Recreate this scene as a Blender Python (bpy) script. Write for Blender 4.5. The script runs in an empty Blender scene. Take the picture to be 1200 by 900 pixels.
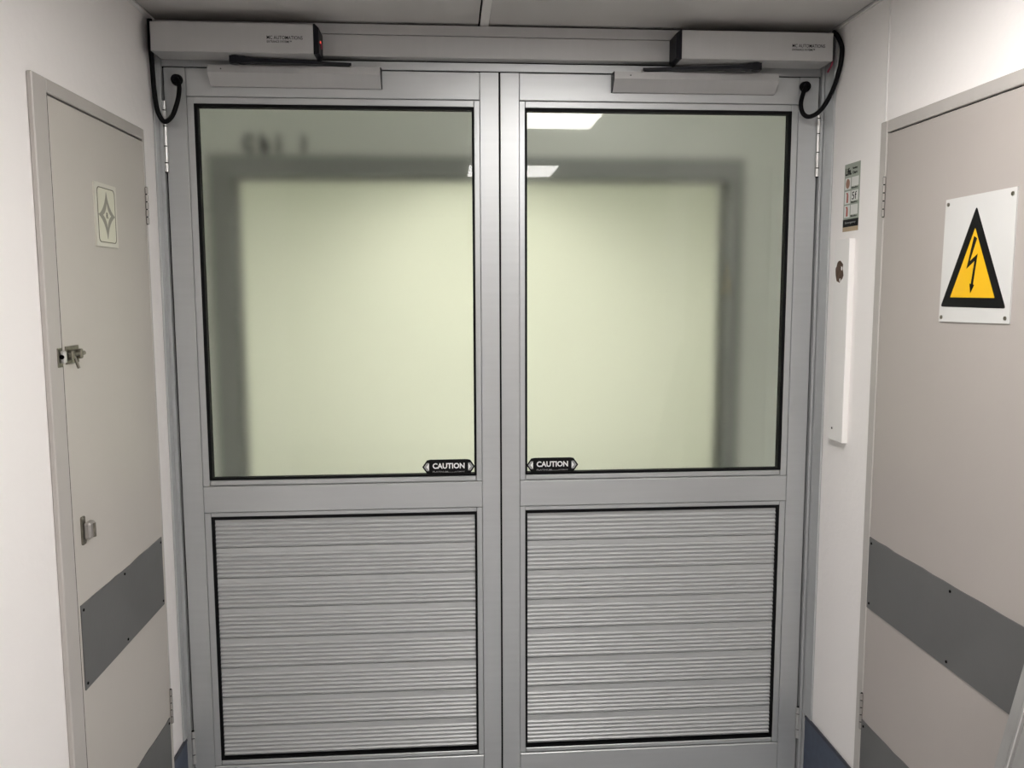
import bpy, bmesh, math, random
from mathutils import Vector, Matrix
random.seed(4)
scene = bpy.context.scene
COL = scene.collection

# ------------------------------------------------------------------ camera
FPX, CAM = 997.0, Vector((-.148, -2.412, 1.506))
YAW, PITCH, ROLL = .0746, -.1098, -.0028
fw = Vector((math.sin(YAW)*math.cos(PITCH), math.cos(YAW)*math.cos(PITCH), math.sin(PITCH)))
r0 = Vector((math.cos(YAW), -math.sin(YAW), 0)); u0 = r0.cross(fw)
rt = math.cos(ROLL)*r0 + math.sin(ROLL)*u0
up = -math.sin(ROLL)*r0 + math.cos(ROLL)*u0
cd = bpy.data.cameras.new('camera'); cam = bpy.data.objects.new('camera', cd); COL.objects.link(cam)
M4 = Matrix((rt, up, -fw)).transposed().to_4x4(); M4.translation = CAM
cam.matrix_world = M4
cd.sensor_width = 36; cd.lens = FPX/1200*36; cd.clip_start = .02
scene.camera = cam

# ------------------------------------------------------------------ world, exposure
w = bpy.data.worlds.new('world'); scene.world = w; w.use_nodes = True
w.node_tree.nodes['Background'].inputs[0].default_value = (.8, .85, .9, 1)
w.node_tree.nodes['Background'].inputs[1].default_value = 0.0
vs = scene.view_settings
vs.view_transform = 'Standard'; vs.look = 'None'; vs.gamma = 1; vs.use_curve_mapping = False
vs.exposure = 0.0
scene.cycles.max_bounces = 14; scene.cycles.diffuse_bounces = 6; scene.cycles.transmission_bounces = 8
scene.cycles.glossy_bounces = 5; scene.cycles.caustics_reflective = False; scene.cycles.sample_clamp_indirect = 6

NEAR_LIGHT, FAR_LIGHT, LOBBY_FILL = 25.5, 71.0, 3.6       # strength of the ceiling light panels

# ------------------------------------------------------------------ materials
def principled(name, col, rough=.5, metal=0, spec=.5, noise=None, bump=None, **kw):
    m = bpy.data.materials.new(name); m.use_nodes = True
    nt = m.node_tree; b = nt.nodes['Principled BSDF']
    b.inputs['Base Color'].default_value = (*col, 1); b.inputs['Roughness'].default_value = rough
    b.inputs['Metallic'].default_value = metal; b.inputs['Specular IOR Level'].default_value = spec
    for k, v in kw.items(): b.inputs[k].default_value = v
    if noise or bump:
        tc = nt.nodes.new('ShaderNodeTexCoord')
    if noise:                                  # (scale xyz, amount)
        sc, amt = noise
        mp = nt.nodes.new('ShaderNodeMapping'); mp.inputs['Scale'].default_value = sc
        nt.links.new(tc.outputs['Object'], mp.inputs[0])
        n = nt.nodes.new('ShaderNodeTexNoise'); n.inputs['Scale'].default_value = 1; n.inputs['Detail'].default_value = 5
        nt.links.new(mp.outputs[0], n.inputs[0])
        mr = nt.nodes.new('ShaderNodeMapRange')
        mr.inputs['From Min'].default_value = .25; mr.inputs['From Max'].default_value = .75
        mr.inputs['To Min'].default_value = 1-amt; mr.inputs['To Max'].default_value = 1+amt
        nt.links.new(n.outputs['Fac'], mr.inputs[0])
        mx = nt.nodes.new('ShaderNodeVectorMath'); mx.operation = 'SCALE'
        mx.inputs[0].default_value = col
        nt.links.new(mr.outputs[0], mx.inputs['Scale'])
        nt.links.new(mx.outputs[0], b.inputs['Base Color'])
    if bump:                                   # (scale, strength, distance)
        n2 = nt.nodes.new('ShaderNodeTexNoise'); n2.inputs['Scale'].default_value = bump[0]; n2.inputs['Detail'].default_value = 4
        nt.links.new(tc.outputs['Object'], n2.inputs[0])
        bp = nt.nodes.new('ShaderNodeBump'); bp.inputs['Strength'].default_value = bump[1]; bp.inputs['Distance'].default_value = bump[2]
        nt.links.new(n2.outputs['Fac'], bp.inputs['Height']); nt.links.new(bp.outputs[0], b.inputs['Normal'])
    return m

M = {}
M['alu'] = principled('anodised_aluminium', (.515, .527, .53), .42, .55, noise=((3, 3, 60), .03))
M['alu_rib'] = principled('ribbed_aluminium', (.51, .52, .52), .42, .30, noise=((2, 60, 60), .03))
M['alu_box'] = principled('shaded_aluminium', (.42, .415, .41), .45, .22, noise=((60, 3, 3), .02))  # darker than the door metal; shade near the ceiling is in the colour
M['wall'] = principled('white_wall_paint', (.875, .845, .825), .55, bump=(45, .25, .004))
M['board'] = principled('white_board_paint', (.84, .82, .80), .4)
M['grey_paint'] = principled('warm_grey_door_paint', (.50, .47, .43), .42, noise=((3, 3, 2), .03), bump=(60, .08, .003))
M['grey_tone_b'] = principled('rosy_grey_door_tone', (.40, .365, .34), .42, noise=((3, 3, 2), .03), bump=(60, .08, .003))  # right door set darker and pinker than the left
M['frame_paint'] = principled('warm_grey_frame_paint', (.44, .415, .39), .45, noise=((9, 9, 5), .05), bump=(40, .2, .004))
M['plate'] = principled('dark_grey_laminate', (.112, .112, .110), .45, noise=((5, 5, 5), .12), bump=(90, .1, .002))
M['ceil'] = principled('ceiling_paint', (.52, .505, .485), .6, noise=((7, 2, 2), .05), bump=(30, .1, .003))
M['strip'] = principled('ceiling_strip', (.70, .685, .66), .5)
M['floor'] = principled('blue_grey_vinyl', (.40, .41, .43), .3, noise=((30, 30, 30), .12))
M['skirt'] = principled('navy_skirting', (.05, .066, .105), .45, noise=((40, 40, 40), .15))
M['skirt_top'] = principled('dark_skirting_cap', (.03, .033, .045), .5)
M['black'] = principled('black_rubber', (.004, .004, .0045), .6, spec=.12)
M['blackpl'] = principled('black_plastic', (.006, .006, .009), .45, spec=.18)
M['ink'] = principled('black_print', (.004, .004, .0045), .55, spec=.15)
M['dark'] = principled('dark_gap', (.002, .002, .002), .8, spec=.05)
M['steel'] = principled('bright_hinge_steel', (.58, .575, .56), .36, .8)
M['oldsteel'] = principled('tarnished_steel', (.20, .185, .15), .35, .8, noise=((90, 90, 90), .3))
M['greysteel'] = principled('dull_hinge_metal', (.34, .32, .30), .4, .5)
M['white'] = principled('sign_white', (.60, .595, .58), .35, noise=((12, 12, 12), .02))
M['yellow'] = principled('sign_yellow', (.78, .45, .003), .4)
M['brown'] = principled('torn_brown_board', (.10, .06, .04), .8, noise=((60, 60, 60), .35))
M['chip'] = principled('white_chip', (.85, .83, .8), .6)
M['plaque'] = principled('pale_plaque', (.62, .61, .50), .3)
M['plaque_edge'] = principled('plaque_edge', (.60, .58, .51), .35)
M['plaque_line'] = principled('plaque_line', (.13, .12, .09), .5)
M['plaque_mid'] = principled('plaque_motif', (.26, .25, .21), .5)
M['st_green'] = principled('sticker_sage', (.30, .33, .28), .45)
M['st_white'] = principled('sticker_white', (.68, .68, .65), .45)
M['st_red'] = principled('sticker_red', (.40, .07, .045), .45)
M['st_brown'] = principled('sticker_brown', (.28, .14, .09), .45)
M['st_tan'] = principled('sticker_tan', (.42, .32, .21), .45)
M['wire_red'] = principled('red_wire', (.25, .02, .05), .45)
M['cgrey'] = principled('print_grey', (.30, .30, .30), .4)
M['cwhite'] = principled('print_white', (.80, .80, .80), .4)
M['lean'] = principled('scuffed_grey_metal', (.36, .355, .345), .42, .5, noise=((25, 25, 12), .18))
M['far_wall'] = principled('far_wall_paint', (.60, .62, .58), .6)
M['far_end'] = principled('far_end_wall_cream', (.82, .81, .70), .6)
M['far_trim'] = principled('far_door_trim', (.30, .305, .295), .5)
M['lobby'] = principled('lobby_paint', (.84, .84, .81), .6)

def emission(name, col, s):
    m = bpy.data.materials.new(name); m.use_nodes = True; nt = m.node_tree
    nt.nodes.remove(nt.nodes['Principled BSDF'])
    e = nt.nodes.new('ShaderNodeEmission'); e.inputs[0].default_value = (*col, 1); e.inputs[1].default_value = s
    nt.links.new(e.outputs[0], nt.nodes['Material Output'].inputs[0]); return m
M['lamp'] = emission('light_panel_diffuser', (1, .968, .94), NEAR_LIGHT)
M['lamp_far'] = emission('far_light_diffuser', (1, .985, .92), FAR_LIGHT)
M['fill_lobby'] = emission('lobby_fill_diffuser', (1, .985, .95), LOBBY_FILL)  # fill for the lobby, no lamp seen there
M['led'] = emission('red_indicator', (1, .12, .08), .8)

gm = bpy.data.materials.new('frosted_glass'); gm.use_nodes = True; nt = gm.node_tree
nt.nodes.remove(nt.nodes['Principled BSDF'])
fr = nt.nodes.new('ShaderNodeFresnel'); fr.inputs[0].default_value = 1.38
rf = nt.nodes.new('ShaderNodeBsdfRefraction'); rf.inputs['Color'].default_value = (.95, .965, .93, 1)
rf.inputs['Roughness'].default_value = .145; rf.inputs['IOR'].default_value = 1.45
gl = nt.nodes.new('ShaderNodeBsdfGlossy'); gl.inputs['Roughness'].default_value = .012; gl.inputs['Color'].default_value = (1, 1, 1, 1)
mx = nt.nodes.new('ShaderNodeMixShader')
nt.links.new(fr.outputs[0], mx.inputs[0]); nt.links.new(rf.outputs[0], mx.inputs[1]); nt.links.new(gl.outputs[0], mx.inputs[2])
nt.links.new(mx.outputs[0], nt.nodes['Material Output'].inputs[0])
M['glass'] = gm

# ------------------------------------------------------------------ helpers
ORG = {}                                       # world origin of every object (no rotations on parents)
def root(name, loc, label=None, cat=None, kind=None, group=None):
    o = bpy.data.objects.new(name, None); COL.objects.link(o); o.location = loc; o.empty_display_size = .05
    ORG[o] = Vector(loc); return tag(o, label, cat, kind, group)
def tag(o, label=None, cat=None, kind=None, group=None):
    if label: o['label'] = label
    if cat: o['category'] = cat
    if kind: o['kind'] = kind
    if group: o['group'] = group
    return o
def mk(name, bm, mat, parent=None, label=None, smooth=False, keep=False):
    bmesh.ops.recalc_face_normals(bm, faces=bm.faces[:])
    xs = [v.co for v in bm.verts]
    lo = Vector((min(v.x for v in xs), min(v.y for v in xs), min(v.z for v in xs)))
    hi = Vector((max(v.x for v in xs), max(v.y for v in xs), max(v.z for v in xs)))
    c = (lo+hi)/2
    for v in bm.verts: v.co -= c
    if smooth:
        for f in bm.faces: f.smooth = True
    me = bpy.data.meshes.new(name); bm.to_mesh(me); bm.free()
    me.materials.append(M[mat])
    o = bpy.data.objects.new(name, me); COL.objects.link(o); ORG[o] = c
    if parent is not None:
        o.parent = parent; o.location = c-ORG[parent]
    else: o.location = c
    if label: o['label'] = label
    return o
def twin(src, parent, shift=(0, 0, 0), flip=False, to=None):
    """a copy of one object that shares its mesh"""
    o = src.copy(); COL.objects.link(o); o.parent = parent
    c = ORG[src]+Vector(shift) if to is None else Vector(to)
    ORG[o] = c; o.location = c-ORG[parent]
    if flip: o.scale.x = -1
    return o
def box(bm, x0, x1, y0, y1, z0, z1, bev=0):
    r = bmesh.ops.create_cube(bm, size=1)
    vs_ = r['verts']
    for v in vs_:
        v.co = Vector(((x0+x1)/2+v.co.x*abs(x1-x0), (y0+y1)/2+v.co.y*abs(y1-y0), (z0+z1)/2+v.co.z*abs(z1-z0)))
    if bev:
        es = list({e for v in vs_ for e in v.link_edges})
        bmesh.ops.bevel(bm, geom=es, offset=bev, segments=1, affect='EDGES', profile=.5)
    return bm
def B(x0, x1, y0, y1, z0, z1, bev=0): return box(bmesh.new(), x0, x1, y0, y1, z0, z1, bev)
def cyl(bm, p0, p1, r, n=16, r1=None):
    p0, p1 = Vector(p0), Vector(p1); d = p1-p0
    q = d.to_track_quat('Z', 'Y').to_matrix()
    a = [bm.verts.new(p0+q@Vector((r*math.cos(2*math.pi*i/n), r*math.sin(2*math.pi*i/n), 0))) for i in range(n)]
    rr = r if r1 is None else r1
    b = [bm.verts.new(p1+q@Vector((rr*math.cos(2*math.pi*i/n), rr*math.sin(2*math.pi*i/n), 0))) for i in range(n)]
    for i in range(n): bm.faces.new((a[i], a[(i+1) % n], b[(i+1) % n], b[i]))
    bm.faces.new(a[::-1]); bm.faces.new(b); return bm
def CY(p0, p1, r, n=16, r1=None): return cyl(bmesh.new(), p0, p1, r, n, r1)
def spline(pts, k=10):
    pts = [Vector(p) for p in pts]; P = [2*pts[0]-pts[1]]+pts+[2*pts[-1]-pts[-2]]; out = []
    for i in range(1, len(P)-2):
        for j in range(k):
            t = j/k; a, b, c, d = P[i-1:i+3]
            out.append(.5*((2*b)+(c-a)*t+(2*a-5*b+4*c-d)*t*t+(3*b-a-3*c+d)*t**3))
    return out+[pts[-1]]
def tube(pts, r, n=12, k=10):
    bm = bmesh.new(); P = spline(pts, k); rings = []
    nrm = None
    for i, p in enumerate(P):
        t = (P[min(i+1, len(P)-1)]-P[max(i-1, 0)]).normalized()
        if nrm is None: nrm = t.orthogonal().normalized()
        nrm = (nrm-t*nrm.dot(t)).normalized(); bn = t.cross(nrm)
        rings.append([bm.verts.new(p+r*(nrm*math.cos(2*math.pi*a/n)+bn*math.sin(2*math.pi*a/n))) for a in range(n)])
    for a, b in zip(rings, rings[1:]):
        for i in range(n): bm.faces.new((a[i], a[(i+1) % n], b[(i+1) % n], b[i]))
    bm.faces.new(rings[0][::-1]); bm.faces.new(rings[-1]); return bm
def poly(pts2, fn, d0, d1):
    """prism: 2-D outline pts2, fn(u, v, depth) -> world"""
    bm = bmesh.new()
    a = [bm.verts.new(fn(u, v, d0)) for u, v in pts2]; b = [bm.verts.new(fn(u, v, d1)) for u, v in pts2]
    n = len(a)
    bm.faces.new(a); bm.faces.new(b[::-1])
    for i in range(n): bm.faces.new((a[i], b[i], b[(i+1) % n], a[(i+1) % n]))
    return bm
def rounded(w_, h_, r, n=5):
    out = []
    for cx, cy, a0 in ((w_/2-r, h_/2-r, 0), (-w_/2+r, h_/2-r, 90), (-w_/2+r, -h_/2+r, 180), (w_/2-r, -h_/2+r, 270)):
        for i in range(n+1):
            a = math.radians(a0+90*i/n); out.append((cx+r*math.cos(a), cy+r*math.sin(a)))
    return out
def ring(outer, inner, fn, d0, d1):
    bm = bmesh.new(); n = len(outer)
    L = [[bm.verts.new(fn(u, v, d)) for u, v in pts] for pts, d in ((outer, d0), (outer, d1), (inner, d1), (inner, d0))]
    for k in range(4):
        a, b = L[k], L[(k+1) % 4]
        for i in range(n): bm.faces.new((a[i], a[(i+1) % n], b[(i+1) % n], b[i]))
    return bm
def text_bm(s, width, height, fn, d0=.0004, bold=0):
    """letters scaled to width x height, laid on fn(u, v, d); u, v run from the lower left"""
    cu = bpy.data.curves.new('letters', 'FONT'); cu.body = s; cu.extrude = .02; cu.offset = bold; cu.resolution_u = 3
    o = bpy.data.objects.new('letters', cu); COL.objects.link(o)
    dg = bpy.context.evaluated_depsgraph_get(); me = bpy.data.meshes.new_from_object(o.evaluated_get(dg))
    bpy.data.objects.remove(o); bpy.data.curves.remove(cu)
    bm = bmesh.new(); bm.from_mesh(me); bpy.data.meshes.remove(me)
    xs = [v.co.x for v in bm.verts]; ys = [v.co.y for v in bm.verts]
    x0, x1, y0, y1 = min(xs), max(xs), min(ys), max(ys)
    for v in bm.verts:
        v.co = fn((v.co.x-x0)/(x1-x0)*width, (v.co.y-y0)/(y1-y0)*height, (v.co.z+.02)/.04*d0)
    return bm

XL, XR, ZC, YB = -.918, .923, 2.218, -6.0

# ------------------------------------------------------------------ setting: near corridor
RX0, RX1, YR = -2.6, 2.6, -1.72                # unseen room behind the camera, widened for softer light
tag(mk('floor', B(RX0, RX1, YB, .05, -.05, 0), 'floor'), 'blue-grey vinyl floor in front of the double doors', 'floor', 'structure')
wl = tag(mk('wall_left', B(XL-.12, XL, YR, .06, 0, ZC+.1), 'wall'), 'white painted left wall around the narrow grey door', 'wall', 'structure')
wr = tag(mk('wall_right', B(XR, XR+.12, YR, .06, 0, ZC+.1), 'wall'), 'white painted right wall around the door with warning sign', 'wall', 'structure')
mk('joint_strip', B(XR-.0015, XR+.004, -.352, -.347, 1.912, ZC), 'board', wr)
tag(mk('wall_rear', B(RX0, RX1, YB-.1, YB, 0, ZC+.1), 'wall'), 'white wall at the back of the unseen room behind the camera', 'wall', 'structure')
tag(mk('wall_rear_left', B(RX0-.1, RX0, YB, YR, 0, ZC+.1), 'wall'), 'white left side wall of the unseen room behind the camera', 'wall', 'structure')
tag(mk('wall_rear_right', B(RX1, RX1+.1, YB, YR, 0, ZC+.1), 'wall'), 'white right side wall of the unseen room behind the camera', 'wall', 'structure')
tag(mk('wall_return_left', B(RX0, XL-.12, YR, YR+.1, 0, ZC+.1), 'wall'), 'unseen white return wall left of the door recess', 'wall', 'structure')
tag(mk('wall_return_right', B(XR+.12, RX1, YR, YR+.1, 0, ZC+.1), 'wall'), 'unseen white return wall right of the door recess', 'wall', 'structure')

ce = root('ceiling', (0, -2.5, ZC), 'grey-white board ceiling with a narrow cover strip', 'ceiling', 'structure')
mk('ceiling_board', B(RX0, XL+.003, YB, YR+.004, ZC, ZC+.02, .001), 'ceil', ce)
mk('ceiling_board', B(XR-.003, RX1, YB, YR+.004, ZC, ZC+.02, .001), 'ceil', ce)
mk('ceiling_board', B(XL+.004, -.058, YB, -.006, ZC, ZC+.02, .001), 'ceil', ce)
mk('ceiling_board', B(-.050, XR-.004, YB, -.006, ZC, ZC+.02, .001), 'ceil', ce)
mk('cover_strip', B(-.054, -.031, YB, -.008, ZC-.006, ZC+.004, .001), 'strip', ce)
mk('backing', B(XL, XR, YB, .08, ZC+.021, ZC+.06), 'dark', ce)
mk('edge_trim', B(XL, XL+.014, YR, -.02, ZC-.010, ZC-.004, .001), 'strip', ce)
mk('edge_trim', B(XR-.008, XR, YR, -.02, ZC-.010, ZC-.004, .001), 'strip', ce)

def light_panel(cx, cy, label, mat='lamp', s=.255, z=ZC):
    t = root('ceiling_light', (cx, cy, z), label, 'ceiling light', group='square ceiling light panels')
    mk('diffuser', B(cx-s, cx+s, cy-s, cy+s, z-.010, z-.004), mat, t)
    bm = bmesh.new()
    for a in ((cx-s-.012, cx-s, cy-s-.012, cy+s+.012), (cx+s, cx+s+.012, cy-s-.012, cy+s+.012), (cx-s, cx+s, cy-s-.012, cy-s), (cx-s, cx+s, cy+s, cy+s+.012)):
        box(bm, a[0], a[1], a[2], a[3], z-.014, z)
    mk('rim', bm, 'white', t); return t
light_panel(.226, -1.11, 'square white ceiling light mirrored at the top of the right pane')
light_panel(.236, -2.70, 'square white ceiling light mirrored lower, across both panes')
light_panel(-1.60, -2.55, 'unseen ceiling light added for fill to the left behind the camera')  # this and the next two: unseen panels added for ambient fill
light_panel(1.85, -2.60, 'unseen ceiling light added for fill to the right behind the camera')
light_panel(2.10, -4.10, 'unseen ceiling light added for fill to the far right behind the camera')

# skirting
def skirting(name, x_wall, sgn, y0, y1, label):
    t = root(name, (x_wall, (y0+y1)/2, 0), label, 'skirting', 'structure')
    mk('face', B(x_wall, x_wall+sgn*.006, y0, y1, 0, .216), 'skirt', t)
    mk('cap', B(x_wall, x_wall+sgn*.008, y0, y1, .216, .225, .002), 'skirt_top', t)
skirting('baseboard_left', XL, 1, -.148, -.022, 'navy vinyl skirting at the foot of the left wall')
skirting('baseboard_right', XR, -1, -.345, -.034, 'navy vinyl skirting at the foot of the right wall')

# aluminium frame of the double doors
fm = root('trim_1', (0, 0, 0), 'silver aluminium frame round the double doors', 'door frame', 'structure')
YF = -.013
mk('jamb', B(XL+.001, -.9035, YF, .06, 0, ZC-.004, .0008), 'alu', fm)
mk('jamb', B(.9095, .9165, YF, .06, 0, ZC-.004, .0008), 'alu', fm)
mk('jamb', B(.9175, XR-.001, YF-.010, .06, 0, ZC-.004, .0008), 'alu', fm)
mk('wall_bead', B(XL+.0005, XL+.006, -.043, YF-.001, .226, ZC-.02, .0008), 'alu', fm)
mk('wall_bead', B(XR-.006, XR-.0005, -.072, YF-.011, .226, ZC-.02, .0008), 'alu', fm)
mk('head_rail', B(-.9030, .9090, -.002, .06, 2.1025, 2.124, .0008), 'alu', fm)
mk('transom_cover', B(XL+.008, XR-.008, -.036, .05, 2.1275, 2.183, .0008), 'alu_box', fm)  # same metal as the doors, darkened for the shade up here
mk('transom_cover', B(XL+.008, XR-.008, -.036, .05, 2.1845, 2.211, .0008), 'alu_box', fm)
mk('shadow_gap', B(XL+.002, XR-.002, .004, .05, 2.10, 2.216), 'dark', fm)
mk('meeting_seal', B(-.011, .014, .006, .04, .03, 2.10), 'black', fm)
mk('jamb_seal', B(-.9040, -.890, .012, .04, .03, 2.10), 'black', fm)
mk('jamb_seal', B(.895, .9100, .012, .04, .03, 2.10), 'black', fm)

# ------------------------------------------------------------------ double doors
PL_Z0, PL_Z1, NPL = .138, .868, 8
def plank_bm(x0, x1, z0, z1):
    """one extruded board: a flat lip, then a run of small ridges"""
    prof = []; y = .010; h = z1-z0; flat = .016; rid = (h-flat-.0012)/6
    z = z0+.0012
    prof.append((y+.002, z))
    for i in range(6):
        prof += [(y+.0022, z+rid*.02), (y-.0006, z+rid*.10), (y-.0030, z+rid*.52), (y-.0030, z+rid*.60), (y+.0014, z+rid*.90)]
        z += rid
    prof += [(y+.0022, z+.0004), (y-.0004, z+.0016), (y-.0008, z1-.0008), (y+.002, z1)]
    bm = bmesh.new()
    a = [bm.verts.new((x0, p[0], p[1])) for p in prof]; b = [bm.verts.new((x1, p[0], p[1])) for p in prof]
    a2 = [bm.verts.new((x0, y+.012, zz)) for zz in (z0, z1)]; b2 = [bm.verts.new((x1, y+.012, zz)) for zz in (z0, z1)]
    A_ = [a2[0]]+a+[a2[1]]; B_ = [b2[0]]+b+[b2[1]]
    n = len(A_)
    for i in range(n): bm.faces.new((A_[i], A_[(i+1) % n], B_[(i+1) % n], B_[i]))
    bm.faces.new(A_[::-1]); bm.faces.new(B_)
    return bm
def hinge(parent, x, y, zs, mat, r=.006, plate=None):
    h = mk('hinge', CY((x, y, min(zs)), (x, y, max(zs)), r*.6, 10), 'dark', parent)
    for a, b in zip(zs, zs[1:]):
        mk('knuckle', CY((x, y, a-.0016), (x, y, b+.0016), r, 16), mat, h)
    if plate: mk('hinge_plate', plate, mat, h)
    return h
def leaf(name, s, W, label):
    """s = -1 left leaf, +1 right leaf; u runs from the meeting edge outwards"""
    t = root(name, (s*W/2, .02, 0), label, 'door', 'structure')
    def BX(u0, u1, y0, y1, z0, z1, bev=.0007):
        a, b = s*u0, s*u1; return B(min(a, b), max(a, b), y0, y1, z0, z1, bev)
    g = .0025; U0, U1 = .0540, W-.057; G0, G1 = .0705, W-.0755
    mk('stile', BX(g, U0, 0, .045, .03, 2.100), 'alu', t)
    mk('stile', BX(U1, W-g*.4, 0, .045, .03, 2.100), 'alu', t)
    e = .0006
    for z0, z1 in ((2.0265, 2.100), (.8815, .9565), (.03, .1215)):
        mk('rail', BX(U0+e, U1-e, -.0006, .045, z0, z1, .0018), 'alu', t)
    for gz0, gz1, oz0, oz1 in ((.974, 2.008, .957, 2.026), (.138, .868, .122, .881)):
        y = .0030
        mk('glazing_bead', BX(U0+e, G0, y, .03, oz0+e, oz1-e, .0012), 'alu', t)
        mk('glazing_bead', BX(G1, U1-e, y, .03, oz0+e, oz1-e, .0012), 'alu', t)
        mk('glazing_bead', BX(G0+e, G1-e, y, .03, gz1, oz1-e, .0012), 'alu', t)
        mk('glazing_bead', BX(G0+e, G1-e, y, .03, oz0+e, gz0, .0030), 'alu', t)
        bm = bmesh.new()
        for a in ((G0, G0+.006, gz0, gz1), (G1-.009, G1, gz0, gz1), (G0+.006, G1-.009, gz0, gz0+.006), (G0+.006, G1-.009, gz1-.009, gz1)):
            xa, xb = sorted((s*a[0], s*a[1])); box(bm, xa, xb, .0035, .028, a[2], a[3])
        mk('gasket', bm, 'black', t)
    mk('pane', BX(G0+.004, G1-.004, .013, .020, .978, 2.004, 0), 'glass', t, 'frosted glass pane with a glossy face')
    # ribbed lower panel
    mk('panel_back', BX(G0, G1, .024, .030, .138, .868, 0), 'black', t)
    xa, xb = sorted((s*(G0+.006), s*(G1-.0085))); h = (PL_Z1-.004-PL_Z0-.009)/NPL; z0 = PL_Z0+.009
    first = mk('plank', plank_bm(xa, xb, z0, z0+h), 'alu_rib', t)
    for i in range(1, NPL): twin(first, t, (0, 0, i*h))
    # hinges
    x = s*(W-.0005)
    for zs in ((2.013, 1.987, 1.945, 1.893, 1.849, 1.824), (.238, .216, .166, .137)):
        hinge(t, x, -.0065, zs, 'steel', .0062)
    # slide channel for the closer arm
    u0, u1 = (.321, .774) if s < 0 else (.312, .773)
    prof = [(-.0005, 2.0985), (-.040, 2.0985), (-.040, 2.0800), (-.012, 2.0500), (-.0005, 2.0500)]
    bm = bmesh.new()
    a = [bm.verts.new((s*u0, p[0], p[1])) for p in prof]; b = [bm.verts.new((s*u1, p[0], p[1])) for p in prof]
    for i in range(5): bm.faces.new((a[i], a[(i+1) % 5], b[(i+1) % 5], b[i]))
    bm.faces.new(a[::-1]); bm.faces.new(b)
    ch = mk('arm_channel', bm, 'alu_box', t)
    xin = s*u0
    bm = bmesh.new()
    pa = [bm.verts.new((xin-s*.0015, p[0]-.0005, p[1]+.0002)) for p in prof]; pb = [bm.verts.new((xin+s*.0005, p[0]-.0005, p[1]+.0002)) for p in prof]
    for i in range(5): bm.faces.new((pa[i], pa[(i+1) % 5], pb[(i+1) % 5], pb[i]))
    bm.faces.new(pa[::-1]); bm.faces.new(pb)
    mk('end_cap', bm, 'blackpl', ch)
    xs_ = s*(u1-.035) if s < 0 else s*(u0+.045)
    mk('screw', CY((xs_, -.0405, 2.089), (xs_, -.0395, 2.089), .0018, 8), 'dark', ch)
    return t
leaf('door_1', -1, .9000, 'left silver aluminium door leaf with frosted pane and ribbed panel')
leaf('door_2', 1, .9065, 'right silver aluminium door leaf with frosted pane and ribbed panel')

# ------------------------------------------------------------------ door operators
def operator(x0, x1, cap_side, zb, label, pivot, tip, tx, small):
    t = root('door_operator', ((x0+x1)/2, -.08, zb), label, 'door operator', group='door operators over the double doors')
    zt = zb+.073
    mk('housing', B(x0, x1, -.120, -.0375, zb, zt, .001), 'alu_box', t)
    cx = x1 if cap_side > 0 else x0
    prof = [(-.1205, zb-.001), (-.1205, zt+.001), (-.0375, zt+.001), (-.0375, zb-.001)]
    bm = bmesh.new(); inn = cx; out = cx+cap_side*.012
    a = [bm.verts.new((inn, y, z)) for y, z in prof]
    b = [bm.verts.new((inn+cap_side*.004, y, z)) for y, z in prof]
    c = [bm.verts.new((out, y+(.012 if y < -.1 else 0), z+(.006 if z < zb+.01 else -.006))) for y, z in prof]
    for L0, L1 in ((a, b), (b, c)):
        for i in range(4): bm.faces.new((L0[i], L0[(i+1) % 4], L1[(i+1) % 4], L1[i]))
    bm.faces.new(a[::-1]); bm.faces.new(c)
    cap = mk('end_cap', bm, 'blackpl', t, 'black plastic end cap')
    if cap_side > 0:
        mk('switch', B(out-.001, out+.003, -.075, -.060, zb+.026, zb+.040, .001), 'wire_red', cap)
        mk('indicator', CY((out+.001, -.092, zb+.036), (out+.0035, -.092, zb+.036), .003, 10), 'led', cap)
    ox = x0 if cap_side > 0 else x1
    mk('end_plate', B(min(ox, ox-cap_side*.002), max(ox, ox-cap_side*.002), -.119, -.038, zb+.001, zt-.001), 'blackpl', t)
    # arm: spindle block, bar and slider
    hub = mk('spindle', CY((pivot, -.085, zb-.020), (pivot, -.085, zb+.001), .012, 16), 'blackpl', t)
    p0 = Vector((pivot, -.085, zb-.010)); p1 = Vector((tip, -.040, 2.1035))
    d = (p1-p0).normalized(); sd = d.cross(Vector((0, 0, 1))).normalized()
    bm = bmesh.new(); vv = []
    for p, hw, hh in ((p0-d*.014, .012, .0085), (p0+d*.022, .0115, .0080), (p0+d*.04, .010, .0048), (p1, .009, .0034)):
        q = [p+sd*hw+Vector((0, 0, hh)), p-sd*hw+Vector((0, 0, hh)), p-sd*hw-Vector((0, 0, hh)), p+sd*hw-Vector((0, 0, hh))]
        vv.append([bm.verts.new(v) for v in q])
    for a, b in zip(vv, vv[1:]):
        for i in range(4): bm.faces.new((a[i], a[(i+1) % 4], b[(i+1) % 4], b[i]))
    bm.faces.new(vv[0][::-1]); bm.faces.new(vv[-1])
    arm = mk('arm', bm, 'blackpl', t, 'flat black closer arm')
    mk('slider_pin', CY(p1-Vector((0, 0, .006)), p1+Vector((0, 0, .003)), .004, 10), 'steel', arm)
    f = lambda z: (lambda u, v, dd: Vector((tx+u, -.1201-dd, z+v)))
    mk('lettering', text_bm('MC AUTOMATIONS', .090, .0088, f(zb+.034), .0003, .004), 'ink', t, 'black printed words')
    mk('small_lettering', text_bm('ENTRANCE SYSTEMS\u2122', .062, .0056, f(zb+.0255), .0003, .010), 'ink', t)
    return t
operator(-.890, -.484, 1, 2.110, 'silver door operator over the left leaf, black end cap on its right', -.690, -.398, -.601, 0)
operator(.476, .888, -1, 2.114, 'silver door operator over the right leaf, black end cap on its left', .690, .390, .776, 0)

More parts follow.
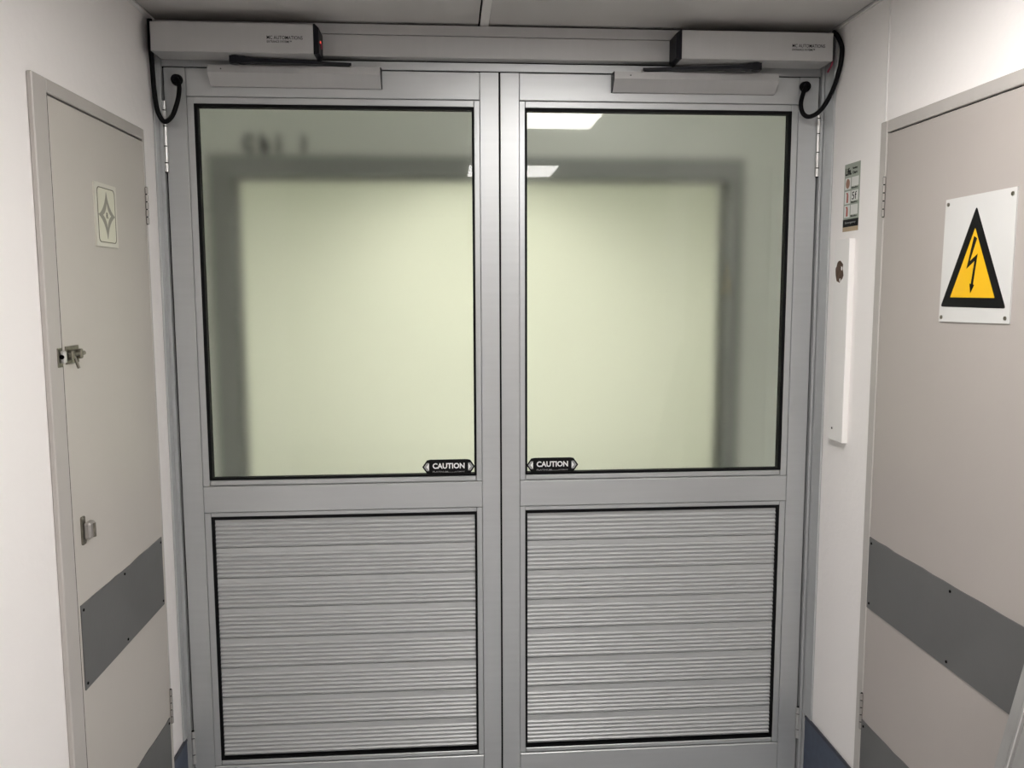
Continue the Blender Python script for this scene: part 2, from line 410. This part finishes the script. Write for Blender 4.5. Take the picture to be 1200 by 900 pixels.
# ------------------------------------------------------------------ cable loops
def cable(pts, gx, gz, label):
    t = root('cable_loop', (gx, -.02, gz), label, 'cable', group='black cable loops beside the hinges')
    mk('sleeve', tube(pts, .0062), 'black', t, smooth=True)
    g = mk('grommet', CY((gx, -.012, gz), (gx, -.0005, gz), .0135, 20, .0155), 'black', t)
    mk('cable_gland', CY((gx, -.020, gz+.002), (gx, -.010, gz), .0085, 14), 'blackpl', g)
    return t
cable([(-.9035, -.078, 2.200), (-.9045, -.075, 2.16), (-.9050, -.070, 2.10), (-.9050, -.062, 2.03), (-.9015, -.055, 1.978), (-.888, -.048, 1.950), (-.869, -.040, 1.966), (-.856, -.032, 2.005), (-.852, -.025, 2.040), (-.856, -.021, 2.060), (-.864, -.016, 2.067)],
      -.864, 2.067, 'black cable hanging in a loop at the left hinge side')
cable([(.8955, -.100, 2.196), (.9035, -.106, 2.186), (.9115, -.113, 2.165), (.9150, -.116, 2.140), (.9130, -.108, 2.095), (.9045, -.090, 2.045), (.885, -.070, 2.000), (.862, -.052, 1.983), (.846, -.040, 1.992), (.842, -.030, 2.020), (.852, -.022, 2.055), (.864, -.016, 2.074)],
      .864, 2.074, 'black cable swinging in a loop at the right hinge side')
tag(mk('red_wire', tube([(.8895, -.085, 2.160), (.900, -.088, 2.150), (.905, -.080, 2.120), (.902, -.06, 2.10)], .0022, 8), 'wire_red', smooth=True),
    'thin red wire hanging from the right door operator', 'wire')

# ------------------------------------------------------------------ caution stickers
def caution(cx, label):
    cz, W, H = .9995, .152, .043
    t = root('caution_sticker', (cx, .012, cz), label, 'sticker', group='caution stickers on the panes')
    fn = lambda u, v, d: Vector((cx+u, .0129-d, cz+v))
    c = .018; a = W/2; h = H/2; k = .006
    pts = [(-a, 0), (-a+c-k*.7, h-k*.3), (-a+c+k, h), (a-c-k, h), (a-c+k*.7, h-k*.3), (a, 0), (a-c+k*.7, -h+k*.3), (a-c-k, -h), (-a+c+k, -h), (-a+c-k*.7, -h+k*.3)]
    mk('backing', poly(pts, fn, 0, .0006), 'ink', t)
    for sg in (-1, 1):
        q = lambda L: [(sg*x, y) for x, y in L]
        mk('chevron', poly(q([(a-.005, 0), (a-.013, .0115), (a-.020, .0115), (a-.011, 0), (a-.020, -.0115), (a-.013, -.0115)]), fn, .0006, .0010), 'cgrey', t)
        mk('arrow', poly(q([(a-.0115, 0), (a-.0195, .0105), (a-.0195, -.0105)]), fn, .0006, .0010), 'cwhite', t)
    off = lambda x, y: (lambda u, v, d: fn(x+u, y+v, .0006+d))
    mk('lettering', text_bm('CAUTION', .092, .0165, off(-.046, -.0055), .0004, .03), 'cwhite', t, 'bold white word')
    mk('small_lettering', text_bm('PLATINUM', .044, .0045, off(-.046, -.0165), .0004, .01), 'cgrey', t)
    mk('small_lettering', text_bm('-------', .028, .0012, off(-.010, -.0165), .0004), 'cgrey', t)
    mk('small_lettering', text_bm('AUTOMATIC', .028, .0035, off(.018, -.0165), .0004, .01), 'cgrey', t)
caution(-.1510, 'black CAUTION sticker in the lower corner of the left pane')
caution(.1505, 'black CAUTION sticker in the lower corner of the right pane')

# ------------------------------------------------------------------ side doors
def side_door(name, xw, sg, yf0, yl0, yl1, yf1, zf, zl, label):
    """xw wall plane, sg = direction into the room; returns root and surface helper fn(y, z, d)"""
    y0, y1 = min(yl0, yl1), max(yl0, yl1)
    t = root(name, (xw, (y0+y1)/2, 0), label, 'door', 'structure')
    def BX(ya, yb, d0, d1, za, zb, bev=0):
        a, b = xw+sg*d0, xw+sg*d1; return B(min(a, b), max(a, b), min(ya, yb), max(ya, yb), za, zb, bev)
    return t, BX
def side_frame(name, xw, sg, ya, yb, yla, ylb, zf, zl, d, label):
    t = root(name, (xw, (ya+yb)/2, 0), label, 'door frame', 'structure')
    def BX(a, b, za, zb):
        p, q = xw, xw+sg*d
        return B(min(p, q), max(p, q), min(a, b), max(a, b), za, zb, .002)
    mk('jamb', BX(ya, yla, 0, zf), 'frame_paint', t)
    mk('jamb', BX(yb, ylb, 0, zf), 'frame_paint', t)
    mk('head', BX(yla, ylb, zl, zf), 'frame_paint', t)
    p, q = xw, xw+sg*.0012
    mk('rebate', B(min(p, q), max(p, q), min(yla, ylb), max(yla, ylb), 0, zl), 'dark', t)
    return t
# left: narrow cupboard door
DL = .011
side_frame('trim_2', XL, 1, -.733, -.1495, -.6755, -.1580, 1.911, 1.884, DL, 'chipped warm grey frame of the narrow left door')
t3, BL = side_door('door_3', XL, 1, 0, -.672, -.1590, 0, 0, 0, 'narrow warm grey flush door in the left wall with star plaque')
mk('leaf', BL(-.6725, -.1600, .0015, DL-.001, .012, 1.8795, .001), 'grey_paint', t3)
def screws(pl_, pts, fn):
    for y, z in pts:
        mk('screw', CY(fn(y, z, 0), fn(y, z, .0015), .0032, 8), 'dark', pl_)
mk('gap_shade', B(XL+.001, XL+DL-.0012, -.6752, -.6727, .012, 1.8795), 'dark', t3)  # dark strip standing in for the shade in the leaf gap
fL = lambda y, z, d: Vector((XL+DL-.001+d, y, z))
def ragged(y0, y1, z0, z1, n=16, amp=.0035, top=True):
    pts = [(y0, z0), (y1, z0)]
    for i in range(n+1):
        u = i/n; pts.append((y1+(y0-y1)*u, z1-(random.random()*amp if top and 0 < i < n else 0)))
    return pts
pp = mk('push_plate', poly(ragged(-.664, -.170, .682, .864), fL, 0, .0025), 'plate', t3, 'dark grey laminate push plate')
f2 = lambda y, z, d: fL(y, z, .0025+d)
screws(pp, [(-.655, .852), (-.43, .852), (-.43, .694), (-.655, .694), (-.18, .852), (-.18, .694)], f2)
kp = mk('kick_plate', poly(ragged(-.664, -.173, .02, .366), fL, 0, .0025), 'plate', t3, 'dark grey laminate kick plate')
screws(kp, [(-.182, .354), (-.43, .354)], f2)
for za, zb in ((1.768, 1.674), (.440, .343)):
    zs = [za+(zb-za)*k/5 for k in range(6)]
    hinge(t3, XL+DL+.002, -.1590, zs, 'greysteel', .0042)
# barrel bolt
x_ = XL+DL
bb = mk('barrel_bolt', B(x_-.001, x_+.0025, -.664, -.606, 1.362, 1.397, .0008), 'oldsteel', t3, 'small tarnished barrel bolt')
mk('bolt_guide', B(x_+.0025, x_+.013, -.662, -.650, 1.370, 1.390, .002), 'oldsteel', bb)
mk('bolt_guide', B(x_+.0025, x_+.013, -.622, -.610, 1.370, 1.390, .002), 'oldsteel', bb)
mk('bolt_rod', CY((x_+.007, -.672, 1.380), (x_+.007, -.594, 1.380), .0045, 12), 'oldsteel', bb)
mk('bolt_knob', CY((x_+.008, -.643, 1.378), (x_+.016, -.643, 1.352), .0028, 10), 'oldsteel', bb)
kr = mk('keeper', B(x_-.0005, x_+.002, -.700, -.680, 1.358, 1.396, .0008), 'oldsteel', bb)
mk('keeper_loop', B(x_+.002, x_+.012, -.694, -.682, 1.366, 1.390, .0025), 'steel', bb)
mk('keeper_hole', CY((x_+.0065, -.6955, 1.3785), (x_+.0065, -.6935, 1.3785), .0045, 12), 'dark', bb)
# small latch pull
lt = mk('latch', B(x_-.001, x_+.002, -.640, -.622, .984, 1.043, .003), 'oldsteel', t3, 'small metal cupboard latch')
mk('latch_case', B(x_+.002, x_+.017, -.637, -.606, .995, 1.030, .004), 'greysteel', lt)
mk('latch_tongue', CY((x_+.017, -.618, .997), (x_+.017, -.618, 1.026), .004, 10), 'oldsteel', lt)

# right: wide door with warning sign
DR = .010
side_frame('trim_3', XR, -1, -1.325, -.348, -1.285, -.3790, 1.910, 1.8815, DR, 'chipped warm grey frame of the wide right door')
t4, BR = side_door('door_4', XR, -1, 0, -.3825, -1.28, 0, 0, 0, 'wide warm grey flush door in the right wall carrying the warning sign')
mk('leaf', BR(-1.2815, -.3815, .0015, DR-.001, .012, 1.8775, .001), 'grey_tone_b', t4)
fR = lambda y, z, d: Vector((XR-DR+.001-d, y, z))
pp = mk('push_plate', poly(ragged(-1.262, -.384, .698, .882, 22, .003), fR, 0, .0025), 'plate', t4, 'dark grey laminate push plate')
f2 = lambda y, z, d: fR(y, z, .0025+d)
screws(pp, [(-.396, .868), (-.396, .712), (-.735, .866), (-.735, .710), (-.98, .866)], f2)
kp = mk('kick_plate', poly(ragged(-1.262, -.384, .02, .396, 22, .003), fR, 0, .0025), 'plate', t4, 'dark grey laminate kick plate')
screws(kp, [(-.396, .382), (-.735, .382)], f2)
for za, zb in ((1.777, 1.680), (.466, .368)):
    zs = [za+(zb-za)*k/5 for k in range(6)]
    hinge(t4, XR-DR-.002, -.3805, zs, 'greysteel', .0042)

# ------------------------------------------------------------------ warning sign on the right door
sx = XR-DR+.001
fS = lambda y, z, d: Vector((sx-d, y, z))
sg_ = root('warning_sign', (sx, -.755, 1.437), 'white warning sign with yellow lightning triangle on the right door', 'sign')
mk('sign_plate', poly([(-.640, 1.436), (-.873, 1.440), (-.874, 1.6955), (-.645, 1.694)], fS, 0, .0028), 'white', sg_)
def rtri(ax, az, bz, hw, r, n=4):
    P3 = [Vector((ax, az)), Vector((ax-hw, bz)), Vector((ax+hw, bz))]; out = []
    for i in range(3):
        p, a, b = P3[i], P3[i-1], P3[(i+1) % 3]
        da, db = (a-p).normalized(), (b-p).normalized(); s0, s1 = p+da*r, p+db*r
        for k in range(n+1):
            t = k/n; out.append(tuple((1-t)**2*s0+2*t*(1-t)*p+t*t*s1))
    return out
mk('triangle_border', poly(rtri(-.7530, 1.671, 1.4685, .1075, .007), fS, .0028, .0034), 'ink', sg_, 'black triangle')
mk('triangle_field', poly(rtri(-.7530, 1.6275, 1.4885, .0735, .001, 1), fS, .0034, .0038), 'yellow', sg_, 'yellow triangle')
# lightning arrow: a broken bolt ending in an arrow head
by = -.7530
# outline (image x to the right = -y): a zig-zag
zz = [(-.0015, 1.6120), (.0085, 1.6070), (-.0115, 1.5620), (.0130, 1.5760), (.0030, 1.5150), (.0075, 1.5140), (-.0045, 1.4975), (-.0085, 1.5170), (-.0040, 1.5160), (.0040, 1.5620), (-.0215, 1.5470)]
mk('lightning_arrow', poly([(by-u, z) for u, z in zz], fS, .0038, .0042), 'ink', sg_, 'black zig-zag arrow')
for y, z in ((-.655, 1.683), (-.862, 1.684), (-.650, 1.446), (-.861, 1.450)):
    mk('screw', CY(fS(y, z, .0028), fS(y, z, .0045), .004, 10), 'oldsteel', sg_)

# ------------------------------------------------------------------ star plaque on the left door
px_ = XL+DL-.001; pcy, pcz = -.4240, 1.6735
fP = lambda u, v, d: Vector((px_+d, pcy+u, pcz+v))
pq = root('star_plaque', (px_, pcy, pcz-.07), 'small pale plaque with four-pointed star on the left door', 'plaque')
mk('plaque_plate', poly([(-.060, -.069), (.060, -.069), (.060, .069), (-.060, .069)], fP, 0, .004), 'plaque_edge', pq)
mk('plaque_field', poly(rounded(.094, .116, .010), fP, .004, .0044), 'plaque', pq)
mk('border_line', ring(rounded(.098, .120, .011), rounded(.094, .116, .010), fP, .004, .0048), 'plaque_line', pq)
def star(R1, R2, k=.24, n=6):
    out = []; tips = [(0, R1), (R2, 0), (0, -R1), (-R2, 0)]
    for i in range(4):
        a, b = Vector(tips[i]), Vector(tips[(i+1) % 4]); c = (a+b)*k
        for j in range(n):
            t = j/n; out.append(tuple((1-t)**2*a+2*t*(1-t)*c+t*t*b))
    return out
mk('star_motif', poly(star(.052, .046), fP, .0044, .0048), 'plaque_mid', pq)
mk('star_motif', poly(star(.026, .022), fP, .0048, .0051), 'plaque', pq)
mk('lettering', text_bm('R', .011, .013, lambda u, v, d: fP(u-.0055, v-.0065, .0051+d), .0004, .02), 'plaque_line', pq)

# ------------------------------------------------------------------ sticker and board on the right wall
fW = lambda y, z, d: Vector((XR-d, y, z))
st = root('instruction_sticker', (XR, -.1885, 1.66), 'small sage green instruction sticker with boxes on the right wall', 'sticker')
def rect(y0, y1, z0, z1): return [(y0, z0), (y1, z0), (y1, z1), (y0, z1)]
mk('backing', poly(rect(-.232, -.145, 1.660, 1.838), fW, 0, .0006), 'st_green', st)
def onw(y, z): return lambda u, v, d: fW(y-u, z+v, .0006+d)
mk('lettering', text_bm('Life.', .034, .020, onw(-.150, 1.808), .0004, .03), 'ink', st)
mk('small_lettering', text_bm('Saving', .026, .007, onw(-.190, 1.820), .0004, .02), 'ink', st)
mk('small_lettering', text_bm('Chart', .026, .007, onw(-.190, 1.809), .0004, .02), 'ink', st)
for i, (z0, z1) in enumerate(((1.771, 1.801), (1.733, 1.766), (1.697, 1.729))):
    b_ = mk('picture_box', poly(rect(-.182, -.150, z0, z1), fW, .0006, .0009), 'st_white', st)
    if i == 0:
        mk('picture', poly([(-.166+.011*math.cos(a*math.pi/8), 1.786+.013*math.sin(a*math.pi/8)) for a in range(16)], fW, .0009, .0012), 'st_brown', b_)
    else:
        mk('picture', poly([(-.162, z0+.003), (-.171, z0+.003), (-.171, z1-.010), (-.168, z1-.004), (-.173, z1-.003), (-.158, z1-.004), (-.163, z1-.008)], fW, .0009, .0012), 'st_red', b_)
    b2 = mk('text_box', poly(rect(-.226, -.187, z0+.006, z1), fW, .0006, .0009), 'st_white', st)
    mk('small_lettering', text_bm('Ifundco', .034, .005, onw(-.188, z0), .0004, .02), 'ink', st)
    if i == 1: mk('picture', text_bm('5f', .026, .020, lambda u, v, d: fW(-.192-u, z0+.009+v, .0009+d), .0003, 0), 'ink', b2)
mk('band', poly(rect(-.232, -.145, 1.672, 1.692), fW, .0006, .0009), 'ink', st)
mk('small_lettering', text_bm('Emergency', .060, .007, lambda u, v, d: fW(-.158-u, 1.679+v, .0009+d), .0003, 0), 'cgrey', st)
mk('band', poly(rect(-.232, -.145, 1.660, 1.672), fW, .0006, .0009), 'st_tan', st)

bd = root('wall_board', (XR, -.178, 1.09), 'upright white board with a torn brown hole on the right wall', 'board')
mk('board', B(XR-.016, XR, -.220, -.134, 1.092, 1.640, .0015), 'board', bd)
fB = lambda y, z, d: Vector((XR-.016-d, y, z))
hole = []
for i in range(18):
    a = 2*math.pi*i/18; rr = 1+random.uniform(-.14, .12); hole.append((-.168+.024*rr*math.cos(a), 1.553+.027*rr*math.sin(a)))
hp = mk('torn_hole', poly(hole, fB, -.0005, .0006), 'brown', bd, 'torn brown hole')
mk('paint_chip', poly([(-.180, 1.568), (-.186, 1.564), (-.185, 1.556), (-.180, 1.558)], fB, .0006, .0012), 'chip', hp)
mk('paint_chip', poly([(-.172, 1.534), (-.178, 1.535), (-.176, 1.526), (-.172, 1.527)], fB, .0006, .0012), 'chip', hp)
mk('screw', CY(fB(-.160, 1.125, 0), fB(-.160, 1.125, .0012), .003, 8), 'dark', bd)

# ------------------------------------------------------------------ metal board leaning on the right wall
lb = root('leaning_board', (.70, -1.24, 0), 'scuffed grey metal board leaning towards the right door, cut off at bottom right', 'metal board')
dx, dz = .0400, .175; L = math.hypot(dx, dz); dvec = Vector((dx/L, 0, dz/L)); nv = Vector((-dvec.z, 0, dvec.x))
P0 = Vector((.779-.689*dx/dz, -1.10, 0.0))
def slab(y0, y1, d0, d1, l0, l1):
    bm = bmesh.new(); q = []
    for l in (l0, l1):
        for y, d in ((y0, d0), (y1, d0), (y1, d1), (y0, d1)):
            p = Vector((P0.x, 0, P0.z))+dvec*l+nv*d; q.append(bm.verts.new((p.x, y, p.z)))
    for f in ((0, 1, 2, 3), (7, 6, 5, 4), (0, 4, 5, 1), (1, 5, 6, 2), (2, 6, 7, 3), (3, 7, 4, 0)): bm.faces.new([q[i] for i in f])
    bmesh.ops.bevel(bm, geom=bm.edges[:], offset=.0015, segments=1, affect='EDGES'); return bm
l1 = 1.30
mk('side_rail', slab(-1.128, -1.10, -.022, .004, .006, l1), 'lean', lb)
mk('side_rail', slab(-1.38, -1.352, -.022, .004, .006, l1), 'lean', lb)
mk('sheet', slab(-1.352, -1.128, -.016, .0015, .006, l1), 'lean', lb)
mk('highlight_strip', slab(-1.134, -1.127, -.002, .008, .006, l1), 'steel', lb)  # bright metal strip added for the highlight along the rim
mk('end_rail', slab(-1.352, -1.128, -.020, .002, l1-.03, l1), 'lean', lb)

# ------------------------------------------------------------------ beyond the frosted panes
LX0, LX1, LZ = -1.75, 1.75, 2.65                # assumed lobby, sized to light the opening evenly
YP, YE, FX0, FX1 = 1.62, 4.4, -2.25, 2.55       # opening, far corridor assumed and widened for a smooth glow
PO0, PO1, POZ = -1.117, 1.182, 2.020
tag(mk('floor', B(FX0-.1, FX1+.1, .05, YE, -.05, 0), 'floor'), 'vinyl floor beyond the double doors', 'floor', 'structure')
tag(mk('wall_lobby_left', B(LX0-.1, LX0, .08, YP, 0, LZ), 'lobby'), 'pale left wall of the lobby just behind the double doors', 'wall', 'structure')
tag(mk('wall_lobby_right', B(LX1, LX1+.1, .08, YP, 0, LZ), 'lobby'), 'pale right wall of the lobby just behind the double doors', 'wall', 'structure')
bm = B(LX0, XL-.02, .07, .13, 0, LZ); box(bm, XR+.02, LX1, .07, .13, 0, LZ); box(bm, XL-.02, XR+.02, .085, .13, 2.105, LZ)
tag(mk('wall_lobby_front', bm, 'lobby'), 'pale lobby wall on the back side of the double doors', 'wall', 'structure')
tag(mk('ceiling', B(LX0-.1, LX1+.1, .07, YP+.12, LZ, LZ+.05), 'lobby'), 'pale ceiling of the lobby just behind the double doors', 'ceiling', 'structure')
bm = B(LX0, PO0, YP, YP+.12, 0, LZ); box(bm, PO1, LX1, YP, YP+.12, 0, LZ); box(bm, PO0, PO1, YP, YP+.12, POZ, LZ)
tag(mk('wall_portal', bm, 'lobby'), 'grey wall with wide opening seen blurred through the panes', 'wall', 'structure')
tr = root('trim_4', (0, YP, 0), 'dark grey trim round the opening blurred behind the panes', 'door frame', 'structure')
mk('jamb', B(PO0-.105, PO0, YP-.02, YP+.13, 0, POZ+.098), 'far_trim', tr)
mk('jamb', B(PO1, PO1+.075, YP-.02, YP+.13, 0, POZ+.098), 'far_trim', tr)
mk('head', B(PO0, PO1, YP-.02, YP+.13, POZ, POZ+.098), 'far_trim', tr)
lt_ = root('door_lettering', (-.92, YP, 2.13), 'blurred dark letters above the opening behind the left pane', 'lettering')
for ch_, x, wd in (('C', -1.066, .048), ('h', -.992, .043), ('i', -.918, .022), ('j', -.812, .028)):
    mk('letter', text_bm(ch_, wd, .085, (lambda x: (lambda u, v, d: Vector((x+u, YP-d, 2.128+v))))(x), .003, .09), 'ink', lt_)
bm = B(FX0, LX0, YP+.02, YP+.12, 0, LZ); box(bm, LX1, FX1, YP+.02, YP+.12, 0, LZ)
tag(mk('wall_far_front', bm, 'far_wall'), 'pale near wall of the far room on both sides of the opening', 'wall', 'structure')
tag(mk('wall_far_left', B(FX0-.1, FX0, YP+.12, YE, 0, 2.45), 'far_wall'), 'pale left wall of the far corridor', 'wall', 'structure')
tag(mk('wall_far_right', B(FX1, FX1+.1, YP+.12, YE, 0, 2.45), 'far_wall'), 'pale right wall of the far corridor', 'wall', 'structure')
tag(mk('wall_far_end', B(FX0-.1, FX1+.1, YE, YE+.1, 0, 2.5), 'far_end'), 'cream end wall glowing softly through the panes', 'wall', 'structure')
tag(mk('ceiling', B(FX0-.1, FX1+.1, YP+.12, YE, 2.45, 2.5), 'far_wall'), 'pale ceiling of the far corridor', 'ceiling', 'structure')
light_panel(.10, 3.62, 'unseen ceiling light added to brighten the far cream wall beyond the panes', 'lamp_far', .105, 2.45)  # extra unseen lamp added to lift the top of the end wall
light_panel(.20, 2.40, 'square ceiling light just past the opening beyond the panes', 'lamp_far', .29, 2.45)
light_panel(.50, .85, 'unseen ceiling light added to brighten the lobby right behind the doors', 'fill_lobby', .29, LZ)  # unseen lamp added to brighten the wall round the opening
